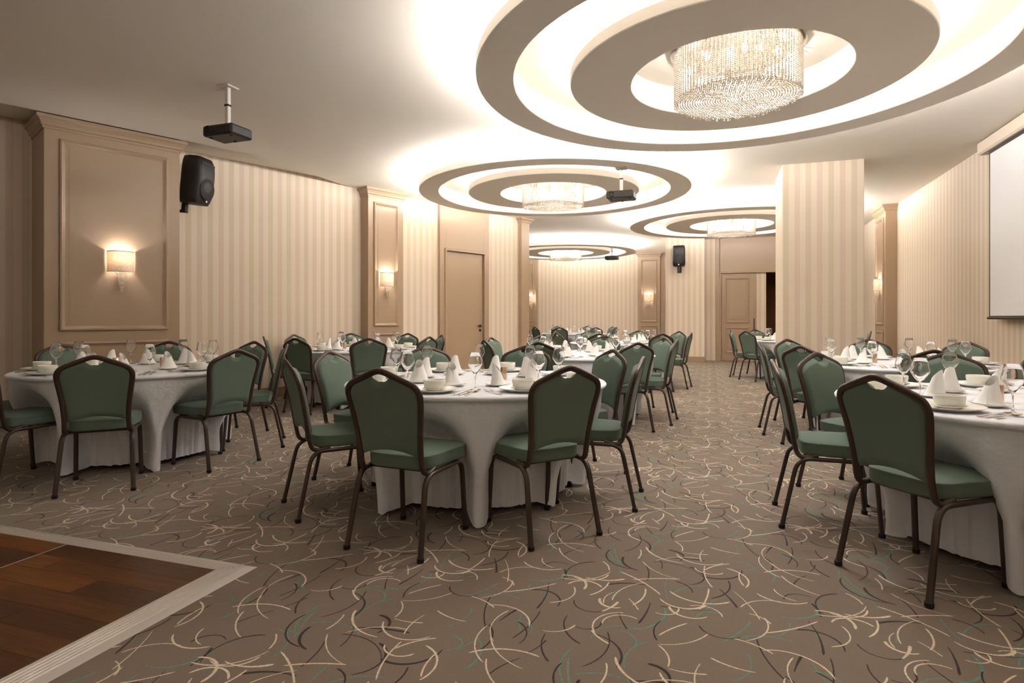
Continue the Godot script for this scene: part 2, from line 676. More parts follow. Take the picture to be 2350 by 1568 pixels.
func build_shell() -> void:
	# carpeted floor, its pattern laid along the room's grid
	var s := MB.new()
	var c := cos(AXIS)
	var sn := sin(AXIS)
	var pts := [Vector2(-10, -6), Vector2(11, -6), Vector2(11, 25), Vector2(-10, 25)]
	var w := []
	var t := []
	for p in pts:
		w.append(P(p.x, p.y))
		t.append(Vector2(p.x * c - p.y * sn, p.x * sn + p.y * c))
	s.quad(w[0], w[1], w[2], w[3], t[0], t[1], t[2], t[3])
	for i in 4:
		s.quad(w[i] - Vector3(0, 0.1, 0), w[(i + 1) % 4] - Vector3(0, 0.1, 0), w[(i + 1) % 4], w[i])
	s.quad(w[3] - Vector3(0, 0.1, 0), w[2] - Vector3(0, 0.1, 0), w[1] - Vector3(0, 0.1, 0), w[0] - Vector3(0, 0.1, 0))
	structure("floor", s.commit(M.carpet))
	# ceiling: main slab, and a slightly raised strip along the left wall
	var strip := PackedVector2Array([LA + LD * -14 + LN * -0.5, LA + LD * 8.0 + LN * -0.5, LA + LD * 8.0, LA + LD * 6.0 + LN * 0.76, LA + LD * -14 + LN * 0.76])
	var big := PackedVector2Array([Vector2(-10, -6), Vector2(11, -6), Vector2(11, 25), Vector2(-10, 25)])
	var best := PackedVector2Array()
	var area := 0.0
	for poly in Geometry2D.clip_polygons(big, strip):
		var aa := 0.0
		for i in poly.size():
			aa += poly[i].cross(poly[(i + 1) % poly.size()])
		if absf(aa) > area:
			area = absf(aa)
			best = poly
	structure("ceiling", prism(best, CEIL, CEIL + 0.07, M.plaster))
	var s2 := MB.new()
	s2.bx(0.5, CEIL + 0.12, -9.5, 21, 0.1, 31)
	structure("ceiling", s2.commit(M.plaster))
	# walls
	var le := LA + LD * 12.5
	wall("wall_left", LA, le, M.paper)
	skirting("baseboard_left", LA, le)
	wall("wall_left_return", le, Vector2(-4.5, 15.4), M.paper)
	wall("wall_left_rear", Vector2(-4.5, 15.4), Vector2(-3.5, 23.2), M.paper)
	var ge := GF + GD * 9.5
	wall("wall_far", ge, GF, M.paper)
	skirting("baseboard_far", ge, GF)
	wall("wall_far_side", GF + Vector2(0.0, 0.2), Vector2(4.4, 16.3), M.paper)
	var re := RF + RD * 21.2
	wall("wall_right", RF, re, M.paper)
	skirting("baseboard_right", RF, re)
	wall("wall_behind", re, Vector2(-6, -4.5), M.paper)
	wall("wall_left_near", Vector2(-6, -4.5), LA, M.paper)
	# wallpapered block beside the panelled door
	var blk := MB.new()
	blk.bx(0.5, 1.75, -0.6, 1.01, 3.5, 1.2)
	var bf := wall_xf(Vector2(4.21, 16.22), Vector2(5.17, 15.9))
	structure("wall_block", blk.commit(M.paper), bf)
	var bsk := MB.new()
	for q in [[0.12, 0.018, 0.06], [0.03, 0.026, 0.135]]:
		bsk.bx(0.5, q[2], -0.6 + 0.0, 1.01 + q[1] * 2, q[0], 1.2 + q[1] * 2, 0.003)
	structure("baseboard_block", bsk.commit(M.taupe), bf)
	# free-standing striped pillar
	var pil := MB.new()
	pil.bx(0.515, 1.72, -0.475, 1.03, 3.44, 0.95)
	var pf := wall_xf(Vector2(3.88, 8.5), Vector2(4.856, 8.173))
	structure("wall_pillar", pil.commit(M.paper), pf)
	var psk := MB.new()
	for q in [[0.12, 0.018, 0.06], [0.03, 0.026, 0.135]]:
		psk.bx(0.515, q[2], -0.475, 1.03 + q[1] * 2, q[0], 0.95 + q[1] * 2, 0.003)
	structure("baseboard_pillar", psk.commit(M.taupe), pf)


# ------------------------------------------------------------------ ceiling rings and chandeliers
const RINGS := [[1.81, 4.78], [0.65, 9.38], [4.64, 12.55], [1.63, 18.0], [-2.2, -1.9]]
const DIM := [1.0, 1.0, 1.0, 1.0, 0.06]   # the ring behind the viewer is dimmed
const RING_NAMES := ["largest, nearest the viewer", "second, over the middle tables", "third, left of the striped pillar", "farthest, before the far wall", "behind the viewer"]
const CH_NAMES := ["largest, nearest the viewer", "in the second ring over the middle tables", "in the ring left of the striped pillar", "in the farthest ring before the far wall", "in the ring behind the viewer"]


func ring_lathe(r_in: float, r_out: float, set_out: float, set_in: float) -> ArrayMesh:
	var t := 0.085
	var top := CEIL - RING_Y + 0.045
	var b := 0.006
	var s := MB.new()
	s.lathe(PackedVector2Array([Vector2(r_in, b), Vector2(r_in + b, 0), Vector2(r_out - b, 0), Vector2(r_out, b), Vector2(r_out, t), Vector2(r_out - set_out, t), Vector2(r_out - set_out, top), Vector2(r_in + set_in, top), Vector2(r_in + set_in, t), Vector2(r_in, t), Vector2(r_in, b)]), 128, Transform3D(), 0.9)
	return s.commit(M.ring)


func band(r: float, w: float, y: float, h: float, m: Material) -> ArrayMesh:
	var s := MB.new()
	s.lathe(PackedVector2Array([Vector2(r - w, y), Vector2(r, y), Vector2(r, y + h), Vector2(r - w, y + h), Vector2(r - w, y)]), 96, Transform3D(), 0.9)
	return s.commit(m)


func build_rings() -> void:
	var R1 := 2.1
	var R2 := 1.795
	var R3 := 1.333
	var R4 := 0.83
	var outer := ring_lathe(R2, R1, 0.16, 0.05)
	var inner := ring_lathe(R4, R3, 0.16, 0.05)
	var strip_o := band(R1 - 0.135, 0.02, 0.087, 0.014, M.strip)
	var strip_i := band(R3 - 0.135, 0.02, 0.087, 0.014, M.strip)
	# chandelier meshes
	var bead := SphereMesh.new()
	bead.radius = 0.0072
	bead.height = 0.0144
	bead.radial_segments = 6
	bead.rings = 3
	bead.material = M.crystal
	var RC := 0.475
	var spots := PackedVector3Array()
	var r := RandomNumberGenerator.new()
	r.seed = 4
	var top := CEIL - RING_Y - 0.05
	var low := 2.965 - RING_Y
	for k in 190:
		var a := TAU * k / 190.0
		var rr := RC + (0.006 if k % 2 else -0.006)
		var y := top
		var end := low - r.randf_range(0.0, 0.03)
		while y > end:
			spots.push_back(Vector3(cos(a) * rr, y, sin(a) * rr))
			y -= 0.0165
	var side_n := spots.size()
	var spots2 := PackedVector3Array()
	var ring_r := RC - 0.02
	while ring_r > 0.01:
		var cnt := int(TAU * ring_r / 0.0175)
		for k in cnt:
			var a := TAU * (k + r.randf() * 0.3) / cnt
			spots2.push_back(Vector3(cos(a) * ring_r, low + r.randf_range(-0.004, 0.004), sin(a) * ring_r))
			if k % 2 == 0:
				spots2.push_back(Vector3(cos(a) * ring_r, low + 0.0165, sin(a) * ring_r))
		ring_r -= 0.0195
	var plate := MB.new()
	plate.lathe(PackedVector2Array([Vector2(0, top + 0.005), Vector2(0.5, top + 0.005), Vector2(0.515, top + 0.012), Vector2(0.515, top + 0.045), Vector2(0, top + 0.045)]), 64)
	var plate_mesh := plate.commit(M.chrome)
	var sock := MB.new()
	sock.lathe(PackedVector2Array([Vector2(0, -0.01), Vector2(0.016, -0.01), Vector2(0.016, 0.085), Vector2(0, 0.085)]), 14)
	var sock_mesh := sock.commit(M.chrome)
	var bulb := MB.new()
	bulb.lathe(PackedVector2Array([Vector2(0, -0.055), Vector2(0.012, -0.05), Vector2(0.021, -0.035), Vector2(0.022, -0.02), Vector2(0.014, 0.0), Vector2(0.011, 0.012), Vector2(0, 0.012)]), 14)
	var bulb_mesh := bulb.commit(M.bulb)
	for i in RINGS.size():
		var c: Array = RINGS[i]
		var t := thing("ceiling_ring", "round two-ring lit ceiling feature, " + RING_NAMES[i], "ceiling ring", Transform3D(Basis(), P(c[0], c[1], RING_Y - (0.03 if i == 0 else 0.0))), "lit ceiling rings")
		part("outer_ring", outer, t)
		part("inner_ring", inner, t)
		part("cove_light_strip", strip_o, t)
		part("cove_light_strip", strip_i, t)
		cove_lights(t, R1 - 0.1, 0.105, 12, E_COVE_OUT * (0.4 if i == 4 else 1.0))
		cove_lights(t, R3 - 0.125, 0.115, 8, E_COVE_IN * (0.4 if i == 4 else 1.0))
		var h := thing("chandelier", "drum crystal chandelier " + CH_NAMES[i], "chandelier", Transform3D(Basis(Vector3.UP, 0.3 * i), P(c[0], c[1], RING_Y)), "crystal chandeliers")
		part("ceiling_plate", plate_mesh, h)
		for pair in [["crystal_strands", spots], ["crystal_base", spots2]]:
			var mm := MultiMesh.new()
			mm.transform_format = MultiMesh.TRANSFORM_3D
			mm.mesh = bead
			mm.instance_count = pair[1].size()
			for q in pair[1].size():
				mm.set_instance_transform(q, Transform3D(Basis(Vector3.UP, q * 0.7), pair[1][q]))
			var mi := MultiMeshInstance3D.new()
			mi.name = pair[0]
			mi.multimesh = mm
			mi.set_meta("kind", "stuff")
			h.add_child(mi, true)
		for k in 8:
			var a := TAU * k / 8.0 + 0.2
			var at := Vector3(cos(a) * 0.36, 0.085, sin(a) * 0.36)
			part("lamp_holder", sock_mesh, h, Transform3D(Basis(), at + Vector3(0, 0.02, 0)))
			part("light_bulb", bulb_mesh, h, Transform3D(Basis(), at))
			if k % 2 == 0:
				omni(h, at + Vector3(0, -0.025, 0), E_BULB * DIM[i], 0.02)
			spot(h, Vector3(cos(a) * 0.3, low - 0.006, sin(a) * 0.3), E_DOWN * DIM[i])


# ------------------------------------------------------------------ pilasters with panels
func moulding() -> PackedVector2Array:
	return PackedVector2Array([Vector2(0, 0), Vector2(0, 0.014), Vector2(0.008, 0.022), Vector2(0.02, 0.024), Vector2(0.032, 0.018), Vector2(0.04, 0.008), Vector2(0.05, 0.004), Vector2(0.06, -0.006), Vector2(0.075, -0.008), Vector2(0.082, -0.002), Vector2(0.095, -0.002)])


func crown(s: MB, w: float, d: float, y0: float, y1: float) -> void:
	# stepped crown moulding round the front and both sides of a block that stands d off the wall
	var prof := [[0.0, 0.0], [0.012, 0.0], [0.012, 0.02], [0.03, 0.035], [0.03, 0.055], [0.052, 0.085], [0.07, 0.095], [0.07, 1.0]]
	var rows := []
	for q in prof:
		var o: float = q[0]
		var y: float = y0 + (y1 - y0) * minf(1.0, q[1] / 0.125)
		rows.append([Vector3(-o, y, 0), Vector3(-o, y, d + o), Vector3(w + o, y, d + o), Vector3(w + o, y, 0)])
	for k in rows.size() - 1:
		for e in 3:
			s.quad(rows[k][e], rows[k][e + 1], rows[k + 1][e + 1], rows[k + 1][e])


func pilaster(called: String, a: Vector2, dir: Vector2, t0: float, t1: float, depth: float, margin: float) -> Node3D:
	var p0 := a + dir * t0
	var w := t1 - t0
	var o := structure(called, null, wall_xf(p0, a + dir * t1))
	var s := MB.new()
	s.bx(w / 2, 1.72, depth / 2, w, 3.44, depth, 0.004)
	part("body", s.commit(M.taupe), o)
	var c := MB.new()
	crown(c, w, depth, 3.25, CEIL - 0.001)
	part("crown_moulding", c.commit(M.taupe), o)
	var pw := w - 2 * margin
	for q in [[1.05, 3.16, "upper_panel"], [0.22, 0.93, "lower_panel"]]:
		var h: float = q[1] - q[0]
		var m := MB.new()
		m.frame(w / 2, (q[0] + q[1]) / 2, pw, h, moulding(), depth + 0.001)
		m.bx(w / 2, (q[0] + q[1]) / 2, depth + 0.0, pw - 0.18, h - 0.18, 0.004)
		part(q[2], m.commit(M.taupe), o)
	var sk := MB.new()
	sk.bx(w / 2, 0.06, depth / 2 + 0.009, w + 0.036, 0.12, depth + 0.018, 0.003)
	sk.bx(w / 2, 0.135, depth / 2 + 0.013, w + 0.05, 0.03, depth + 0.026, 0.006)
	part("plinth", sk.commit(M.taupe), o)
	return o


func build_pilasters() -> void:
	pilaster("trim_1", LA, LD, 3.82, 5.17, 0.65, 0.135)
	pilaster("trim_2", LA, LD, 8.22, 8.95, 0.22, 0.11)
	# narrow end post of the left wall
	var s := MB.new()
	s.bx(0.13, 1.72, 0.05, 0.26, 3.44, 0.1, 0.003)
	var c := MB.new()
	crown(c, 0.26, 0.1, 3.27, CEIL - 0.001)
	var o := structure("trim_3", null, wall_xf(LA + LD * 12.26, LA + LD * 12.52))
	part("body", s.commit(M.taupe), o)
	part("crown_moulding", c.commit(M.taupe), o)
	var ge := GF + GD * 9.5
	# far wall, measured from its left end
	pilaster("trim_4", ge, -GD, 4.25, 4.85, 0.25, 0.09)
	pilaster("trim_5", ge, -GD, 8.47, 9.2, 0.25, 0.1)
	pilaster("trim_6", RF, RD, 3.44, 4.27, 0.2, 0.12)


# ------------------------------------------------------------------ doors
func build_doors() -> void:
	# plain door in the left wall, set in a taupe surround that reaches the ceiling
	var xf := wall_xf(LA + LD * 9.94, LA + LD * 11.28)
	var w := 1.34
	var o := structure("door_1", null, xf)
	var s := MB.new()
	var x0 := 0.16
	var x1 := 1.2
	var top := 2.5
	s.bx(x0 / 2, 1.72, 0.03, x0, 3.44, 0.06, 0.002)
	s.bx((x1 + w) / 2, 1.72, 0.03, w - x1, 3.44, 0.06, 0.002)
	s.bx((x0 + x1) / 2, (top + 3.44) / 2, 0.03, x1 - x0, 3.44 - top, 0.06, 0.002)
	part("surround", s.commit(M.taupe), o)
	var f := MB.new()
	f.bx(x0 - 0.015, top / 2, 0.065, 0.05, top, 0.03, 0.006)
	f.bx(x1 + 0.015, top / 2, 0.065, 0.05, top, 0.03, 0.006)
	f.bx((x0 + x1) / 2, top + 0.02, 0.065, x1 - x0 + 0.08, 0.05, 0.03, 0.006)
	part("door_frame", f.commit(M.taupe), o)
	var l := MB.new()
	l.bx((x0 + x1) / 2, top / 2, 0.012, x1 - x0 - 0.02, top - 0.02, 0.02, 0.002)
	var leaf := part("door_leaf", l.commit(M.taupe), o)
	var hd := MB.new()
	hd.bx(x1 - 0.09, 1.03, 0.03, 0.05, 0.05, 0.016, 0.004)
	hd.bx(x1 - 0.09, 0.94, 0.028, 0.045, 0.05, 0.012, 0.004)
	hd.tube(fillet([Vector3(x1 - 0.09, 1.03, 0.03), Vector3(x1 - 0.09, 1.03, 0.085), Vector3(x1 - 0.22, 1.03, 0.085)], 0.02), oval(0.009, 0.009, 8))
	part("door_handle", hd.commit(M.dark_metal), leaf)

	# far door wall: wallpaper strip, taupe surround, panelled leaf and the dark opening beside it
	var kx := wall_xf(KS, KS + KD)
	var ws := MB.new()
	ws.bx(0.05, 1.75, -0.1, 0.46, 3.5, 0.2)
	structure("wall_door_side", ws.commit(M.paper), kx)
	var ws2 := MB.new()
	ws2.bx(3.3, 1.75, -0.1, 0.9, 3.5, 0.2)
	structure("wall_door_side", ws2.commit(M.paper), kx)
	var d := structure("door_2", null, kx)
	var dt := 2.45
	var q := MB.new()
	q.bx(0.335, 1.72, -0.1, 0.13, 3.44, 0.24, 0.003)
	q.bx(2.8, 1.72, -0.1, 0.13, 3.44, 0.24, 0.003)
	q.bx(1.57, (dt + 3.44) / 2, -0.1, 2.4, 3.44 - dt, 0.24, 0.003)
	part("surround", q.commit(M.taupe), d)
	var fr := MB.new()
	fr.bx(1.57, dt - 0.005, 0.01, 2.36, 0.04, 0.05, 0.006)
	fr.bx(0.405, dt / 2, 0.01, 0.04, dt, 0.05, 0.006)
	part("door_frame", fr.commit(M.taupe), d)
	var lf := MB.new()
	lf.bx(0.88, dt / 2 - 0.01, -0.05, 0.9, dt - 0.03, 0.05, 0.003)
	for pn in [[1.05, 2.3], [0.22, 0.93]]:
		lf.frame(0.84, (pn[0] + pn[1]) / 2, 0.62, pn[1] - pn[0], moulding(), -0.024)
		lf.bx(0.84, (pn[0] + pn[1]) / 2, -0.022, 0.44, pn[1] - pn[0] - 0.18, 0.012, 0.004)
	var lf_o := part("door_leaf", lf.commit(M.taupe), d)
	var hb := MB.new()
	hb.tube(fillet([Vector3(1.27, 0.87, -0.03), Vector3(1.27, 0.87, 0.03), Vector3(1.27, 1.17, 0.03), Vector3(1.27, 1.17, -0.03)], 0.03), oval(0.011, 0.011, 8))
	part("pull_handle", hb.commit(M.dark_metal), lf_o)
	var pp := MB.new()
	pp.bx(1.455, dt / 2, -0.08, 0.25, dt, 0.05)
	part("papered_side_panel", pp.commit(M.paper), d)
	# unlit lobby behind the opening
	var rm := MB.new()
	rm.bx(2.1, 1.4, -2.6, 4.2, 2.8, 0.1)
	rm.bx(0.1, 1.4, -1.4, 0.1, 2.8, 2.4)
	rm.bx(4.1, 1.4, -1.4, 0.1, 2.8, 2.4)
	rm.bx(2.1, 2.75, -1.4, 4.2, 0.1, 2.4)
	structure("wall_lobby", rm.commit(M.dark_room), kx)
	var dd := MB.new()
	dd.bx(2.75, 1.02, -2.5, 0.9, 2.04, 0.06, 0.004)
	dd.bx(2.27, 1.05, -2.48, 0.08, 2.1, 0.1, 0.004)
	dd.bx(2.75, 2.08, -2.48, 1.0, 0.08, 0.1, 0.004)
	dd.frame(2.75, 1.4, 0.64, 1.0, moulding(), -2.47)
	dd.frame(2.75, 0.45, 0.64, 0.6, moulding(), -2.47)
	structure("door_3", dd.commit(M.dark_wood), kx)


# ------------------------------------------------------------------ dance floor
func build_dance_floor() -> void:
	var corner := Vector2(-1.222, 2.846)
	# local x to the left along the far edge, z towards the viewer along the right edge
	var ux := Vector3(-cos(AXIS), 0, -sin(AXIS))
	var uz := Vector3(-sin(AXIS), 0, cos(AXIS))
	var t := thing("dance_floor", "dark walnut plank dance floor with ribbed aluminium edging on the carpet", "dance floor", Transform3D(Basis(ux, Vector3.UP, uz), P(corner.x, corner.y)))
	var LX := 4.4
	var LZ := 3.2
	var tw := 0.125
	var hh := 0.022
	# ribbed ramps, mitred at the corner
	var prof := [[0.0, 0.001], [0.012, 0.005], [0.04, 0.012]]
	for k in 5:
		var x := 0.043 + k * 0.0155
		prof.append_array([[x, 0.0115 + k * 0.0018], [x + 0.003, 0.0175 + k * 0.0018], [x + 0.0085, 0.0175 + k * 0.0018], [x + 0.0115, 0.0115 + k * 0.0018]])
	prof.append_array([[tw - 0.006, hh + 0.003], [tw, hh + 0.003], [tw + 0.002, hh]])
	for side in 2:
		var s := MB.new()
		for k in prof.size() - 1:
			var a: Array = prof[k]
			var b: Array = prof[k + 1]
			if side == 0:
				s.quad(Vector3(a[0], a[1], a[0]), Vector3(b[0], b[1], b[0]), Vector3(LX, b[1], b[0]), Vector3(LX, a[1], a[0]))
			else:
				s.quad(Vector3(a[0], a[1], a[0]), Vector3(a[0], a[1], LZ), Vector3(b[0], b[1], LZ), Vector3(b[0], b[1], b[0]))
		part("aluminium_edging", s.commit(M.alu), t)
	var sub := MB.new()
	sub.bx((LX + tw) / 2, 0.006, (LZ + tw) / 2, LX - tw, 0.01, LZ - tw)
	part("underlay", sub.commit(M.rubber), t)
	# planks, in panels of about a metre separated by a thin metal joint
	var r := RandomNumberGenerator.new()
	r.seed = 8
	var pw := 0.128
	var joints := [tw + 0.98, tw + 2.08, tw + 3.18]
	var z := tw + 0.002
	var row := 0
	while z < LZ - 0.02:
		var x := tw + 0.002
		var stops := []
		var cut := r.randf_range(0.35, 0.8)
		while cut < LX - tw:
			stops.append(tw + cut)
			cut += r.randf_range(0.8, 1.3)
		for jx in joints:
			stops.append(jx)
		stops.append(LX)
		stops.sort()
		for e in stops:
			if e - x < 0.05:
				continue
			var ln: float = e - x - 0.0004
			var s := MB.new()
			var dz := minf(pw - 0.0003, LZ - z)
			var y0 := 0.011
			var b := 0.0006
			var u0 := r.randf()
			var v0 := r.randf_range(0, 0.4)
			var u1 := u0 + ln * 0.6
			# top with uv for the grain, chamfered rim
			s.quad(Vector3(x + b, hh, z + b), Vector3(x + b, hh, z + dz - b), Vector3(x + ln - b, hh, z + dz - b), Vector3(x + ln - b, hh, z + b), Vector2(u0, v0), Vector2(u0, v0 + 0.55), Vector2(u1, v0 + 0.55), Vector2(u1, v0))
			var inn := [Vector3(x + b, hh, z + b), Vector3(x + ln - b, hh, z + b), Vector3(x + ln - b, hh, z + dz - b), Vector3(x + b, hh, z + dz - b)]
			var out_ := [Vector3(x, y0, z), Vector3(x + ln, y0, z), Vector3(x + ln, y0, z + dz), Vector3(x, y0, z + dz)]
			for k in 4:
				s.quad(out_[(k + 1) % 4], out_[k], inn[k], inn[(k + 1) % 4])
			var pick: int = [0, 0, 1, 2, 3, 2][r.randi() % 6]
			part("plank", s.commit(M.planks[pick]), t)
			x = e
		z += pw
		row += 1
	for jx in joints:
		var s := MB.new()
		s.bx(jx, hh - 0.002, (LZ + tw) / 2, 0.005, 0.006, LZ - tw)
		part("panel_joint", s.commit(M.alu), t)


# ------------------------------------------------------------------ sconces, speakers, projectors, screen
func make_sconce() -> Dictionary:
	var d := {}
	var s := MB.new()
	# shallow curved shade, open above and below
	var rows_o := []
	var rows_i := []
	for i in 9:
		var y := -0.115 + 0.23 * i / 8.0
		var ro := PackedVector3Array()
		var ri := PackedVector3Array()
		for j in 25:
			var a := lerpf(-1.5, 1.5, j / 24.0)
			ro.push_back(Vector3(sin(a) * 0.138, y, cos(a) * 0.11))
			ri.push_back(Vector3(sin(a) * 0.132, y, cos(a) * 0.104))
		rows_o.append(ro)
		rows_i.append(ri)
	s.grid(rows_o, false, false, 1.0, 1.0)
	s.grid(rows_i, false, true, 1.0, 1.0)
	d.shade = s.commit(M.shade)
	d.rims = []
	for y in [-0.118, 0.118]:
		var rim := MB.new()
		var p := PackedVector3Array()
		for j in 25:
			var a := lerpf(-1.5, 1.5, j / 24.0)
			p.push_back(Vector3(sin(a) * 0.136, y, cos(a) * 0.109))
		rim.tube(p, oval(0.005, 0.004, 6), Vector3.UP)
		d.rims.append(rim.commit(M.chrome))
	var bp := MB.new()
	bp.bx(0, 0, 0.006, 0.09, 0.2, 0.012, 0.004)
	bp.tube(fillet([Vector3(0, 0.0, 0.01), Vector3(0, 0.0, 0.05), Vector3(0, 0.035, 0.05)], 0.02), oval(0.007, 0.007, 8))
	d.plate = bp.commit(M.chrome)
	var bl := MB.new()
	bl.lathe(PackedVector2Array([Vector2(0, -0.03), Vector2(0.012, -0.028), Vector2(0.018, -0.01), Vector2(0.016, 0.012), Vector2(0.006, 0.035), Vector2(0, 0.04)]), 14)
	d.bulb = bl.commit(M.bulb)
	var bead := SphereMesh.new()
	bead.radius = 0.008
	bead.height = 0.017
	bead.radial_segments = 6
	bead.rings = 3
	bead.material = M.drop
	var spots := PackedVector3Array()
	for ring in 14:
		var y := -0.125 - ring * 0.0165
		var r := 0.052 * (1.0 - ring / 15.0)
		var cnt := maxi(1, int(TAU * r / 0.019))
		for k in cnt:
			var a := TAU * k / cnt + ring * 0.2
			spots.push_back(Vector3(cos(a) * r, y, sin(a) * r * 0.8 + 0.055))
	var mm := MultiMesh.new()
	mm.transform_format = MultiMesh.TRANSFORM_3D
	mm.mesh = bead
	mm.instance_count = spots.size()
	for q in spots.size():
		mm.set_instance_transform(q, Transform3D(Basis(), spots[q]))
	d.mm = mm
	return d


func sconce(d: Dictionary, xf: Transform3D, label: String) -> void:
	var t := thing("wall_sconce", label, "wall lamp", xf, "crystal wall sconces")
	part("back_plate", d.plate, t)
	part("lamp_shade", d.shade, t)
	for rm in d.rims:
		part("shade_rim", rm, t)
	part("light_bulb", d.bulb, t, Transform3D(Basis(), Vector3(0, 0.05, 0.05)))
	var mi := MultiMeshInstance3D.new()
	mi.name = "crystal_drop"
	mi.multimesh = d.mm
	mi.set_meta("kind", "stuff")
	t.add_child(mi, true)
	omni(t, Vector3(0, 0.055, 0.05), E_SCONCE, 0.02)


func speaker(xf: Transform3D, label: String) -> void:
	# local z is the front
	var t := thing("loudspeaker", label, "speaker", xf, "wall loudspeakers")
	var s := MB.new()
	var rows := []
	for i in 13:
		var q := i / 12.0
		var y := -0.25 + 0.5 * q
		var e := pow(absf(q * 2 - 1), 6.0)
		var row := PackedVector3Array()
		for k in 40:
			var a := TAU * k / 40.0
			var x := signf(cos(a)) * pow(absf(cos(a)), 0.42)
			var z := signf(sin(a)) * pow(absf(sin(a)), 0.42)
			var wide := 0.148 if z > 0 else 0.148 - 0.05 * -z
			var front := 0.15 - 0.035 * pow(absf(q * 2 - 1), 3.0)
			row.push_back(Vector3(x * wide * (1 - 0.12 * e), y, (z * (front if z > 0 else 0.13)) * (1 - 0.1 * e)))
		rows.append(row)
	var cap0 := PackedVector3Array()
	var cap1 := PackedVector3Array()
	for k in 40:
		cap0.push_back(Vector3(0, -0.252, 0))
		cap1.push_back(Vector3(0, 0.252, 0))
	rows.push_front(cap0)
	rows.push_back(cap1)
	s.grid(rows, true, true)
	part("cabinet", s.commit(M.black), t)
	var g := MB.new()
	g.lathe(PackedVector2Array([Vector2(0.118, -0.01), Vector2(0.118, 0.012), Vector2(0.108, 0.018), Vector2(0.06, 0.012), Vector2(0, 0.006)]), 36, Transform3D(Basis(Vector3.RIGHT, PI / 2), Vector3(0, -0.085, 0.136)))
	part("woofer_grille", g.commit(M.grille), t)
	var hn := MB.new()
	hn.frame(0, 0.13, 0.22, 0.13, PackedVector2Array([Vector2(0, 0), Vector2(0.004, 0.012), Vector2(0.014, 0.012), Vector2(0.05, -0.02), Vector2(0.055, -0.05)]), 0.124)
	part("horn", hn.commit(M.black), t)
	var bg := MB.new()
	bg.lathe(PackedVector2Array([Vector2(0.012, -0.003), Vector2(0.012, 0.004), Vector2(0, 0.004)]), 16, Transform3D(Basis(Vector3.RIGHT, PI / 2), Vector3(0, -0.215, 0.145)))
	part("badge", bg.commit(M.chrome), t)
	var br := MB.new()
	br.bx(0, -0.3, -0.1, 0.05, 0.1, 0.05, 0.004)
	br.bx(0, -0.34, -0.17, 0.045, 0.03, 0.2, 0.004)
	br.bx(0, -0.31, -0.265, 0.1, 0.16, 0.012, 0.003)
	part("wall_bracket", br.commit(M.dark_metal), t)


func projector(xf: Transform3D, drop: float, label: String) -> void:
	# origin at the centre of the body; local z is the lens side
	var t := thing("projector", label, "projector", xf, "ceiling projectors")
	var s := MB.new()
	s.bx(0, 0, 0, 0.35, 0.1, 0.27, 0.016)
	part("body", s.commit(M.black), t)
	var l := MB.new()
	l.lathe(PackedVector2Array([Vector2(0.038, -0.02), Vector2(0.038, 0.012), Vector2(0.03, 0.016), Vector2(0.028, 0.004), Vector2(0, -0.002)]), 24, Transform3D(Basis(Vector3.RIGHT, PI / 2), Vector3(-0.1, 0.005, 0.132)))
	part("lens", l.commit(M.grille), t)
	var v := MB.new()
	for k in 6:
		v.bx(0.02 + k * 0.02, 0, 0.135, 0.008, 0.05, 0.004)
	part("vent", v.commit(M.grille), t)
	var ft := MB.new()
	for q in [[-0.12, 0.08], [0.12, 0.08], [0.0, -0.09]]:
		ft.lathe(PackedVector2Array([Vector2(0, -0.012), Vector2(0.013, -0.012), Vector2(0.013, 0), Vector2(0, 0)]), 12, Transform3D(Basis(), Vector3(q[0], -0.047, q[1])))
	part("foot", ft.commit(M.rubber), t)
	var p := MB.new()
	p.bx(0, 0.0475 + drop / 2, 0, 0.042, drop, 0.042, 0.006)
	p.bx(0, 0.058, 0, 0.14, 0.012, 0.1, 0.003)
	part("pole", p.commit(M.white_pole), t)
	var cl := MB.new()
	cl.bx(0, 0.0475 + drop * 0.55, 0, 0.047, 0.02, 0.047, 0.003)
	part("clamp", cl.commit(M.dark_metal), t)
	var cp := MB.new()
	cp.bx(0, 0.0475 + drop - 0.006, 0, 0.14, 0.012, 0.14, 0.003)
	part("ceiling_plate", cp.commit(M.white_pole), t)


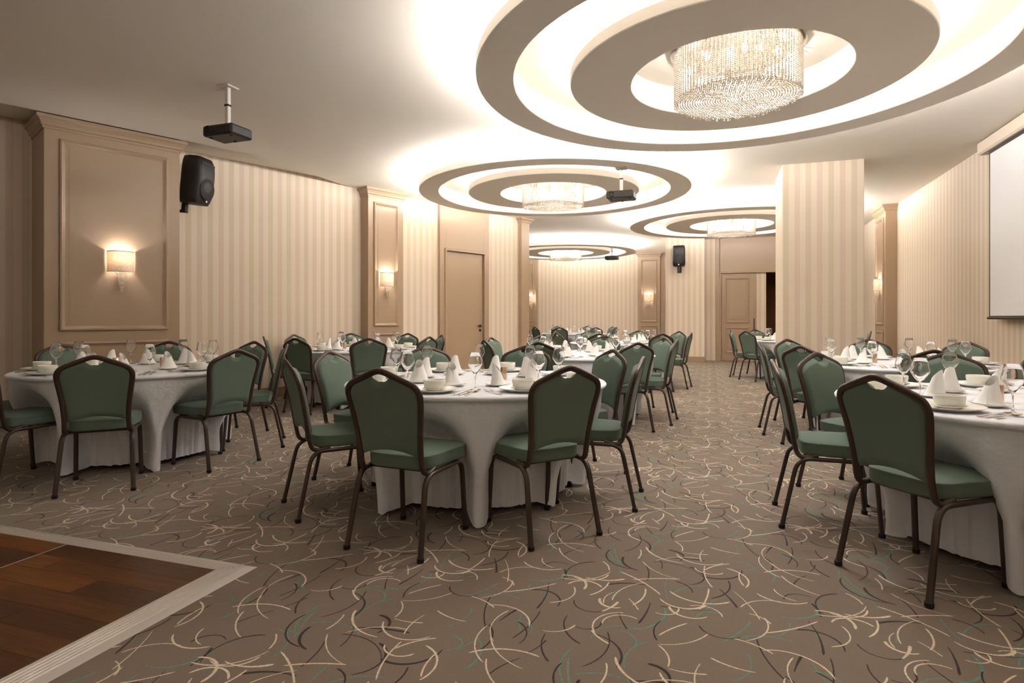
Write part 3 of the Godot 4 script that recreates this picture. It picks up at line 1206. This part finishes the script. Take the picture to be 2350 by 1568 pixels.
func build_wall_things() -> void:
	var d := make_sconce()
	var x1 := wall_xf(LA, LA + LD)
	sconce(d, x1 * Transform3D(Basis(), Vector3(4.53, 1.85, 0.652)), "lit crystal wall sconce on the wide taupe column at left")
	sconce(d, x1 * Transform3D(Basis(), Vector3(8.585, 1.85, 0.222)), "lit crystal wall sconce on the narrow panelled pilaster beside the plain door")
	var ge := GF + GD * 9.5
	var xg := wall_xf(ge, GF)
	sconce(d, xg * Transform3D(Basis(), Vector3(4.7, 1.85, 0.252)), "crystal wall sconce half hidden at the left end of the far wall")
	sconce(d, xg * Transform3D(Basis(), Vector3(8.83, 1.85, 0.252)), "lit crystal wall sconce on the pilaster at right of the far wall")
	var xr := wall_xf(RF, RF + RD)
	sconce(d, xr * Transform3D(Basis(), Vector3(3.85, 1.85, 0.202)), "lit crystal wall sconce on the right wall behind the striped pillar")
	# speakers
	speaker(turned(-4.12, 7.72, 1.45, 2.98) * Transform3D(Basis(Vector3.RIGHT, 0.1).scaled(Vector3(1.2, 1.2, 1.2)), Vector3.ZERO), "black loudspeaker on the left wall beside the wide taupe column")
	var xa := wall_xf(Vector2(4.21, 16.22), Vector2(5.17, 15.9))
	speaker(xa * Transform3D(Basis().scaled(Vector3(1.1, 1.1, 1.1)), Vector3(0.36, 2.84, 0.3)), "small black loudspeaker on the striped wall left of the panelled door")
	# projectors
	projector(turned(-2.7, 5.63, -0.34, 2.95), CEIL - 2.95 - 0.0475, "black projector hung from the plain ceiling at upper left")
	projector(turned(1.43, 7.75, -0.35, 2.79), RING_Y - 2.79 - 0.0475, "black projector hung under the second ceiling ring")
	projector(turned(2.78, 16.5, -0.35, 2.86), RING_Y - 2.86 - 0.0475, "small black projector hung under the farthest ceiling ring")
	# projection screen on the right wall
	var t := thing("projection_screen", "white pull-down projection screen with black border on the right wall", "screen", xr)
	var a := 8.78
	var b := 12.0
	var cs := MB.new()
	cs.bx((a + b) / 2 - 0.05, 3.3, 0.11, b - a + 0.3, 0.16, 0.14, 0.02)
	part("casing", cs.commit(M.casing), t)
	var bd := MB.new()
	bd.bx((a + b) / 2, 2.22, 0.12, b - a, 2.06, 0.004)
	part("border", bd.commit(M.screen_edge), t)
	var wt := MB.new()
	wt.bx((a + b) / 2, 2.2, 0.1225, b - a - 0.08, 1.96, 0.004)
	part("projection_surface", wt.commit(M.screen), t)
	var bar := MB.new()
	bar.tube(PackedVector3Array([Vector3(a - 0.03, 1.195, 0.12), Vector3(b + 0.03, 1.195, 0.12)]), oval(0.016, 0.016, 10), Vector3.UP)
	part("bottom_bar", bar.commit(M.screen_edge), t)


# ------------------------------------------------------------------ chair
func frame_profile(k := 1.0) -> PackedVector2Array:
	# flattened oval tube with two shallow grooves
	var o := PackedVector2Array()
	for q in 20:
		var a := TAU * q / 20.0
		var g := 1.0
		if q in [4, 6, 14, 16]:
			g = 0.9
		o.push_back(Vector2(cos(a) * 0.0155, sin(a) * 0.0125 * g) * k)
	return o


func make_chair() -> Node3D:
	# origin on the floor between the rear feet, +z towards the table
	var t := thing("banquet_chair", "chair", "chair", Transform3D(), "green banquet chairs")
	var prof := frame_profile()
	for s in [-1.0, 1.0]:
		var path := fillet([Vector3(s * 0.207, 0.012, 0.5), Vector3(s * 0.2, 0.4, 0.47), Vector3(s * 0.2, 0.4, 0.085), Vector3(s * 0.222, 0.012, 0.0)], 0.075, 8)
		var fl := MB.new()
		fl.tube(path.slice(0, 11), prof)
		var f := part("leg", fl.commit(M.bronze), t)
		var rl := MB.new()
		rl.tube(path.slice(10, path.size()), prof)
		var b := part("leg", rl.commit(M.bronze), t)
		for q in [[f, path[0]], [b, path[path.size() - 1]]]:
			var cp := MB.new()
			cp.lathe(PackedVector2Array([Vector2(0, 0.0), Vector2(0.016, 0.0), Vector2(0.018, 0.004), Vector2(0.018, 0.022), Vector2(0, 0.024)]), 14, Transform3D(Basis(), Vector3(q[1].x, 0, q[1].z)))
			part("foot_cap", cp.commit(M.rubber), q[0])
	for z in [0.17, 0.42]:
		var cb := MB.new()
		cb.tube(PackedVector3Array([Vector3(-0.2, 0.404, z), Vector3(0.2, 0.404, z)]), oval(0.01, 0.01, 8), Vector3.UP)
		part("crossbar", cb.commit(M.bronze), t)
	# back frame: one bent tube, hooked under the seat at both ends
	var half := [Vector3(0.185, 0.418, 0.19), Vector3(0.188, 0.404, 0.125), Vector3(0.187, 0.425, 0.085), Vector3(0.184, 0.5, 0.066), Vector3(0.19, 0.6, 0.05), Vector3(0.203, 0.7, 0.032), Vector3(0.215, 0.785, 0.012), Vector3(0.213, 0.825, 0.001), Vector3(0.192, 0.857, -0.008), Vector3(0.14, 0.883, -0.017), Vector3(0.06, 0.916, -0.028), Vector3(0.022, 0.929, -0.032)]
	var pts := []
	for p in half:
		pts.append(p)
	pts.append(Vector3(0, 0.932, -0.033))
	for k in range(half.size() - 1, -1, -1):
		pts.append(Vector3(-half[k].x, half[k].y, half[k].z))
	var bf := MB.new()
	bf.tube(catmull(pts, 4), frame_profile(1.06), Vector3.RIGHT)
	part("back_frame", bf.commit(M.bronze), t)
	# padded back
	var W := func(y: float) -> float:
		var ks := [[0.46, 0.172], [0.52, 0.172], [0.6, 0.178], [0.7, 0.191], [0.785, 0.206], [0.83, 0.206], [0.87, 0.197], [0.95, 0.17]]
		for k in ks.size() - 1:
			if y <= ks[k + 1][0]:
				return lerpf(ks[k][1], ks[k + 1][1], clampf((y - ks[k][0]) / (ks[k + 1][0] - ks[k][0]), 0, 1))
		return 0.17
	var Z := func(y: float) -> float:
		var ks := [[0.46, 0.073], [0.5, 0.066], [0.6, 0.05], [0.7, 0.032], [0.785, 0.012], [0.857, -0.008], [0.932, -0.033]]
		for k in ks.size() - 1:
			if y <= ks[k + 1][0]:
				return lerpf(ks[k][1], ks[k + 1][1], clampf((y - ks[k][0]) / (ks[k + 1][0] - ks[k][0]), 0, 1))
		return -0.033
	var fr := []
	var bk := []
	for i in 19:
		var q := i / 18.0
		var rf := PackedVector3Array()
		var rb := PackedVector3Array()
		for j in 41:
			var sx := j / 20.0 - 1.0
			var ax := absf(sx)
			var vt := 0.929 - 0.066 * ax - 0.052 * pow(ax, 10.0)
			vt -= 0.05 * maxf(0.0, 1.0 - pow(ax / 0.3, 2.0))
			var vb := 0.486 + 0.034 * (1.0 - sx * sx)
			var y := lerpf(vb, vt, q)
			var x: float = sx * W.call(y)
			var edge := minf(1.0, (1.0 - ax) / 0.14) * minf(1.0, minf(q, 1.0 - q) / 0.05)
			var puff := sqrt(clampf(1.0 - pow(1.0 - clampf(edge, 0, 1), 2.0), 0, 1))
			var zc: float = Z.call(y)
			rf.push_back(Vector3(x, y, zc + 0.004 + puff * (0.026 + 0.012 * (1.0 - ax * ax))))
			rb.push_back(Vector3(x, y, zc + 0.004 - puff * 0.014))
		fr.append(rf)
		bk.append(rb)
	var bc := MB.new()
	bc.grid(fr, false, false, 1, 1)
	bc.grid(bk, false, true, 1, 1)
	part("backrest", bc.commit(M.green), t)
	# seat cushion
	var rows := []
	for q in [[0.0, 0.414], [0.9, 0.413], [0.975, 0.416], [1.0, 0.425], [1.004, 0.45], [1.002, 0.474], [1.012, 0.48], [1.008, 0.486], [0.985, 0.487], [0.93, 0.493], [0.7, 0.502], [0.35, 0.506], [0.0, 0.507]]:
		var row := PackedVector3Array()
		for k in 56:
			var a := TAU * k / 56.0
			var cx := signf(cos(a)) * pow(absf(cos(a)), 0.36)
			var cz := signf(sin(a)) * pow(absf(sin(a)), 0.36)
			var wid := 0.205 + 0.02 * cz
			row.push_back(Vector3(cx * wid * q[0], q[1], 0.325 + cz * 0.218 * q[0]))
		rows.append(row)
	var sc := MB.new()
	sc.grid(rows, true, true)
	part("seat", sc.commit(M.green), t)
	return t


# ------------------------------------------------------------------ tables
const TABLES := [
	# name, x, z, first chair angle (degrees, 0 = towards the viewer, + = right), cloth variant, chairs shown, settings
	["centre front table", -0.25, 4.22, -18.0, 0],
	["left front table", -3.3, 5.25, 21.0, 1],
	["left rear table", -2.2, 8.5, 20.0, 2],
	["second centre table", 0.82, 7.25, 20.0, 1],
	["third centre table", 1.95, 10.6, 20.0, 0],
	["farthest table", 1.75, 16.6, 20.0, 2],
	["table behind the pillar", 5.6, 11.6, 18.0, 1],
	["right middle table", 3.75, 5.85, -21.0, 2],
	["right front table", 2.75, 3.15, -21.0, 0],
	["table beyond the left wall corner", -0.75, 15.3, 20.0, 1],
]
const SEATS := ["nearest", "near-right", "right", "far-right", "farthest", "far-left", "left", "near-left"]
# rear-feet distances from the table centre, by table and seat octant, where the photograph shows them
const PULL := {0: {0: 1.3, 1: 1.19, 2: 1.13, 3: 1.16, 7: 1.25, 6: 1.2}, 1: {0: 1.32, 1: 1.17, 2: 1.19}, 3: {1: 1.14}, 7: {}, 8: {0: 1.2, 7: 1.2, 6: 1.22, 5: 1.26}}
const TWIST := {0: {0: -5.0, 1: 3.0, 7: 4.0}, 1: {0: 4.0, 1: -6.0}, 8: {7: -5.0}}


func tablecloth(variant: int) -> ArrayMesh:
	var r := RandomNumberGenerator.new()
	r.seed = 100 + variant
	var nz := FastNoiseLite.new()
	nz.seed = 30 + variant
	nz.frequency = 1.0
	var NA := 288
	var rows := []
	for q in [[0.0, 0.7555], [0.3, 0.7555], [0.6, 0.7555], [0.85, 0.7555], [0.893, 0.7545], [0.906, 0.75], [0.912, 0.742], [0.91, 0.732], [0.902, 0.724], [0.89, 0.719]]:
		var row := PackedVector3Array()
		for k in NA:
			var a := TAU * k / NA
			row.push_back(Vector3(sin(a) * q[0], q[1], cos(a) * q[0]))
		rows.append(row)
	# skirt: pushed in where the seats stand, hanging free in ridges between them
	var ridge := []
	for k in 8:
		ridge.append([deg_to_rad(22.5 + 45.0 * k + r.randf_range(-3, 3)), r.randf_range(0.8, 1.25), r.randf_range(-0.1, 0.1), [1.0, 0.45, 0.6, 0.4, 0.7, 0.5, 0.4, 0.9][k]])
	var NR := 34
	for i in NR:
		var q := (i + 1.0) / NR
		var row := PackedVector3Array()
		for k in NA:
			var a := TAU * k / NA
			var keep := 0.0
			for g in ridge:
				var da := absf(wrapf(a - g[0] - g[2] * q, -PI, PI))
				var half: float = lerpf(0.4, 0.075 * g[1], pow(minf(1.0, q * 1.7), 0.75))
				keep = maxf(keep, (1.0 - smoothstep(half * 0.25, half * 1.35, da)) * lerpf(1.0, g[3], smoothstep(0.15, 0.8, q)))
			var push := smoothstep(0.0, 0.42, q)
			var fold := sin(a * 46.0 + nz.get_noise_2d(cos(a) * 3.0, sin(a) * 3.0) * 9.0)
			var ripple := (0.004 + 0.02 * smoothstep(0.3, 1.0, q)) * fold * (0.4 + 0.6 * absf(nz.get_noise_2d(cos(a) * 5 + 7, sin(a) * 5)) * 2.0) * smoothstep(0.05, 0.4, q)
			var rad := 0.888 - 0.02 * q - 0.235 * push * (1.0 - keep) + ripple * (0.5 + 0.5 * (1.0 - keep)) + 0.01 * nz.get_noise_2d(cos(a) * 2.0 + 20, sin(a) * 2.0 + q * 2.0) * push
			var hem := 0.012 + 0.03 * (1.0 - keep) + 0.008 * fold
			row.push_back(Vector3(sin(a) * rad, lerpf(0.717, hem, q), cos(a) * rad))
		rows.append(row)
	var s := MB.new()
	s.grid(rows, true, false)
	return s.commit(M.cloth)


func lathed(pts: Array, m: Material, segs := 36, crease := 0.7) -> ArrayMesh:
	var s := MB.new()
	var p := PackedVector2Array()
	for q in pts:
		p.push_back(Vector2(q[0], q[1]))
	s.lathe(p, segs, Transform3D(), crease)
	return s.commit(m)


func napkin_mesh() -> ArrayMesh:
	# rolled, folded napkin: a leaning cone with an open slanted top and one overlapping flap
	var s := MB.new()
	var outer := []
	var inner := []
	var NR := 12
	for i in NR + 1:
		var q := float(i) / NR
		var ro := PackedVector3Array()
		var ri := PackedVector3Array()
		for k in 41:
			var u := k / 40.0
			var a := lerpf(-0.35, TAU + 0.35, u)
			var over := 1.0 + 0.07 * u
			var base_x := 0.073 * over
			var base_z := 0.05 * over
			var rx := lerpf(base_x, 0.025 * over, pow(q, 0.62))
			var rz := lerpf(base_z, 0.024 * over, pow(q, 0.7))
			var hgt := 0.118 + 0.028 * cos(a - PI) - 0.012 * u
			var y := 0.001 + hgt * q
			var lean := Vector3(0.0, 0, -0.014 * q)
			ro.push_back(Vector3(sin(a) * rx, y, cos(a) * rz) + lean)
			ri.push_back(Vector3(sin(a) * (rx - 0.003), y, cos(a) * (rz - 0.003)) + lean)
		outer.append(ro)
		inner.append(ri)
	s.grid(outer, false, false)
	s.grid(inner, false, true)
	return s.commit(M.napkin)


func fork_mesh() -> ArrayMesh:
	var s := MB.new()
	var path := catmull([Vector3(0, 0.003, 0.1), Vector3(0, 0.004, 0.05), Vector3(0, 0.008, -0.01), Vector3(0, 0.005, -0.035), Vector3(0, 0.003, -0.05)], 5)
	var sc := PackedFloat32Array()
	for k in path.size():
		var q := float(k) / (path.size() - 1)
		sc.push_back(lerpf(1.0, 0.45, smoothstep(0.0, 0.55, q)) if q < 0.72 else lerpf(0.45, 1.35, smoothstep(0.72, 1.0, q)))
	s.tube(path, oval(0.0085, 0.0016, 10), Vector3.RIGHT, sc)
	for k in 4:
		var x := (k - 1.5) * 0.0058
		s.tube(PackedVector3Array([Vector3(x, 0.003, -0.048), Vector3(x, 0.005, -0.075), Vector3(x, 0.012, -0.1)]), oval(0.0018, 0.0012, 6), Vector3.RIGHT, PackedFloat32Array([1.2, 1.0, 0.5]))
	return s.commit(M.steel)


func knife_mesh() -> ArrayMesh:
	var s := MB.new()
	s.tube(PackedVector3Array([Vector3(0, 0.004, 0.11), Vector3(0, 0.005, 0.06), Vector3(0, 0.004, 0.0)]), oval(0.0085, 0.003, 12), Vector3.RIGHT, PackedFloat32Array([1.0, 0.95, 0.7]))
	s.tube(PackedVector3Array([Vector3(0, 0.004, 0.0), Vector3(0.001, 0.004, -0.05), Vector3(0.001, 0.004, -0.09), Vector3(-0.003, 0.004, -0.112)]), oval(0.0095, 0.0012, 10), Vector3.RIGHT, PackedFloat32Array([0.7, 1.0, 1.0, 0.3]))
	return s.commit(M.steel)


func spoon_mesh() -> ArrayMesh:
	var s := MB.new()
	var path := catmull([Vector3(0, 0.003, 0.1), Vector3(0, 0.004, 0.05), Vector3(0, 0.009, -0.01), Vector3(0, 0.008, -0.035)], 5)
	var sc := PackedFloat32Array()
	for k in path.size():
		sc.push_back(lerpf(1.0, 0.42, smoothstep(0.0, 0.6, float(k) / (path.size() - 1))))
	s.tube(path, oval(0.0085, 0.0017, 10), Vector3.RIGHT, sc)
	var rows := []
	var rows2 := []
	for i in 9:
		var q := i / 8.0
		var row := PackedVector3Array()
		var row2 := PackedVector3Array()
		for k in 28:
			var a := TAU * k / 28.0
			var p := Vector3(cos(a) * 0.02 * q, 0.0015 + 0.009 * q * q, -0.06 + sin(a) * 0.029 * q)
			row.push_back(p)
			row2.push_back(p + Vector3(0, 0.001, 0))
		rows.append(row)
		rows2.append(row2)
	s.grid(rows, true, false)
	s.grid(rows2, true, true)
	return s.commit(M.steel)


func glass_mesh() -> ArrayMesh:
	# one closed lathe: foot, stem, angular bowl, and back down inside
	return lathed([[0, 0.0], [0.036, 0.0], [0.0365, 0.0018], [0.02, 0.004], [0.007, 0.009], [0.0042, 0.02], [0.0036, 0.05], [0.004, 0.082], [0.007, 0.094], [0.02, 0.113], [0.036, 0.137], [0.0445, 0.152], [0.0455, 0.158], [0.0445, 0.165], [0.038, 0.198], [0.0325, 0.226], [0.032, 0.2275], [0.0314, 0.226], [0.0369, 0.198], [0.0434, 0.165], [0.0443, 0.158], [0.0432, 0.1525], [0.0345, 0.138], [0.0185, 0.115], [0.008, 0.1015], [0, 0.099]], M.glass, 28, 0.3)


func build_tables() -> void:
	var cloths := [tablecloth(0), tablecloth(1), tablecloth(2)]
	# table under the cloth
	var top := lathed([[0, 0.725], [0.885, 0.725], [0.895, 0.73], [0.895, 0.748], [0.885, 0.752], [0, 0.752]], M.dark_wood, 64, 0.9)
	var lg := MB.new()
	lg.tube(fillet([Vector3(0.42, 0.725, -0.03), Vector3(0.42, 0.4, -0.03), Vector3(0.5, 0.0, -0.03)], 0.1), oval(0.016, 0.016, 10))
	lg.tube(fillet([Vector3(0.42, 0.725, 0.03), Vector3(0.42, 0.4, 0.03), Vector3(0.5, 0.0, 0.03)], 0.1), oval(0.016, 0.016, 10))
	var leg_mesh := lg.commit(M.rubber)
	# tableware
	var plate := lathed([[0, 0.002], [0.085, 0.002], [0.088, 0.0], [0.094, 0.0], [0.1, 0.006], [0.145, 0.019], [0.1465, 0.021], [0.1455, 0.0225], [0.102, 0.011], [0.092, 0.008], [0, 0.008]], M.porcelain, 40, 0.5)
	var saucer := lathed([[0, 0.001], [0.045, 0.0], [0.052, 0.004], [0.071, 0.012], [0.0725, 0.0145], [0.071, 0.0155], [0.052, 0.008], [0, 0.006]], M.porcelain, 36, 0.5)
	var bowl := lathed([[0, 0.002], [0.042, 0.001], [0.046, 0.0], [0.05, 0.004], [0.0605, 0.014], [0.0635, 0.036], [0.065, 0.038], [0.0645, 0.056], [0.0625, 0.057], [0.061, 0.054], [0.059, 0.02], [0.05, 0.01], [0, 0.007]], M.porcelain, 36, 0.5)
	var side_plate := lathed([[0, 0.001], [0.05, 0.0], [0.056, 0.004], [0.083, 0.012], [0.0845, 0.014], [0.083, 0.0155], [0.057, 0.008], [0, 0.006]], M.porcelain, 36, 0.5)
	var shaker := lathed([[0, 0.0], [0.022, 0.0], [0.0235, 0.002], [0.0235, 0.082], [0.0225, 0.0835], [0.0225, 0.085], [0.0235, 0.086], [0.0225, 0.09], [0, 0.0915]], M.copper, 28, 0.6)
	var napkin := napkin_mesh()
	var fork := fork_mesh()
	var knife := knife_mesh()
	var spoon := spoon_mesh()
	var glass := glass_mesh()
	var chair0 := make_chair()
	var first_chair := true
	var r := RandomNumberGenerator.new()
	r.seed = 23
	var ty := 0.7565
	for ti in TABLES.size():
		var T: Array = TABLES[ti]
		var nm: String = T[0]
		var cx: float = T[1]
		var cz: float = T[2]
		var a0: float = T[3]
		var t := thing("round_table", "round banquet table under the cloth, the " + nm, "table", turned(cx, cz, 0.4), "round banquet tables")
		part("tabletop", top, t)
		for k in 4:
			part("leg", leg_mesh, t, Transform3D(Basis(Vector3.UP, TAU * k / 4.0), Vector3.ZERO))
		single("tablecloth", cloths[T[4]], "white floor-length cloth draped over the " + nm, "tablecloth", turned(cx, cz, deg_to_rad(a0)), "white tablecloths")
		var hidden: bool = ti == 9
		for k in 8:
			var deg := wrapf(a0 + 45.0 * k, -180.0, 180.0)
			var oc := posmod(int(round((deg - a0) / 45.0)), 8)
			var seat: String = SEATS[oc]
			var at: String = "at the %s seat of the %s" % [seat, nm]
			if hidden and not oc in [0, 1, 2, 3]:
				continue
			var cd := deg
			var rr := 1.19 + r.randf_range(-0.03, 0.05)
			cd += r.randf_range(-2, 2)
			if PULL.has(ti) and PULL[ti].has(oc):
				rr = PULL[ti][oc]
				cd = deg
			var tw := r.randf_range(-3, 3)
			if TWIST.has(ti) and TWIST[ti].has(oc):
				tw = TWIST[ti][oc]
			var an := deg_to_rad(cd)
			# chair +z looks at the table centre
			var xf := turned(cx + sin(an) * rr, cz - cos(an) * rr, an + PI + deg_to_rad(tw))
			var cl := "green padded banquet chair %s" % at
			if first_chair:
				first_chair = false
				chair0.transform = xf
				chair0.set_meta("label", cl)
			else:
				copy(chair0, "banquet_chair", xf, cl)
			if hidden:
				continue
			# place setting: local +z points at the table centre, +x to the diner's left
			var ap := deg_to_rad(deg + r.randf_range(-2, 2))
			var base := turned(cx + sin(ap) * 0.715, cz - cos(ap) * 0.715, ap + PI, ty)
			var put := func(x: float, z: float, y := 0.0, yaw := 0.0) -> Transform3D:
				return base * Transform3D(Basis(Vector3.UP, yaw), Vector3(x, y, z))
			single("dinner_plate", plate, "large white plate " + at, "plate", put.call(0, 0), "dinner plates")
			single("saucer", saucer, "small white saucer under the bowl " + at, "saucer", put.call(0, 0, 0.0085), "saucers")
			single("soup_bowl", bowl, "white soup bowl on its saucer " + at, "bowl", put.call(0, 0, 0.0155), "soup bowls")
			var nx := r.randf_range(-0.02, 0.02)
			var nzz := 0.3 + r.randf_range(-0.02, 0.02)
			single("side_plate", side_plate, "white side plate under the napkin " + at, "plate", put.call(nx, nzz), "side plates")
			single("napkin", napkin, "white folded napkin " + at, "napkin", put.call(nx, nzz, 0.0135, PI + r.randf_range(-1.3, 1.3)), "folded napkins")
			single("wine_glass", glass, "clear wine glass " + at, "glass", put.call(-0.19 + r.randf_range(-0.01, 0.01), 0.16 + r.randf_range(-0.015, 0.015)), "wine glasses")
			single("fork", fork, "outer steel fork " + at, "fork", put.call(0.205, 0.0, 0, PI + r.randf_range(-0.05, 0.05)), "forks")
			single("fork", fork, "inner steel fork " + at, "fork", put.call(0.176, 0.008, 0, PI + r.randf_range(-0.05, 0.05)), "forks")
			single("knife", knife, "outer steel knife " + at, "knife", put.call(-0.206, 0.0, 0, PI + r.randf_range(-0.03, 0.03)), "knives")
			single("knife", knife, "inner steel knife " + at, "knife", put.call(-0.176, 0.0, 0, PI + r.randf_range(-0.03, 0.03)), "knives")
			single("spoon", spoon, "steel spoon right of the knives " + at, "spoon", put.call(-0.24, 0.005, 0, PI + r.randf_range(-0.05, 0.05)), "spoons")
		if not hidden:
			for s in [-1.0, 1.0]:
				single("shaker", shaker, "copper shaker on the %s side of the %s" % ["left" if s < 0 else "right", nm], "shaker", turned(cx + s * 0.19, cz + 0.03 * s, 0.0, ty), "copper shakers")
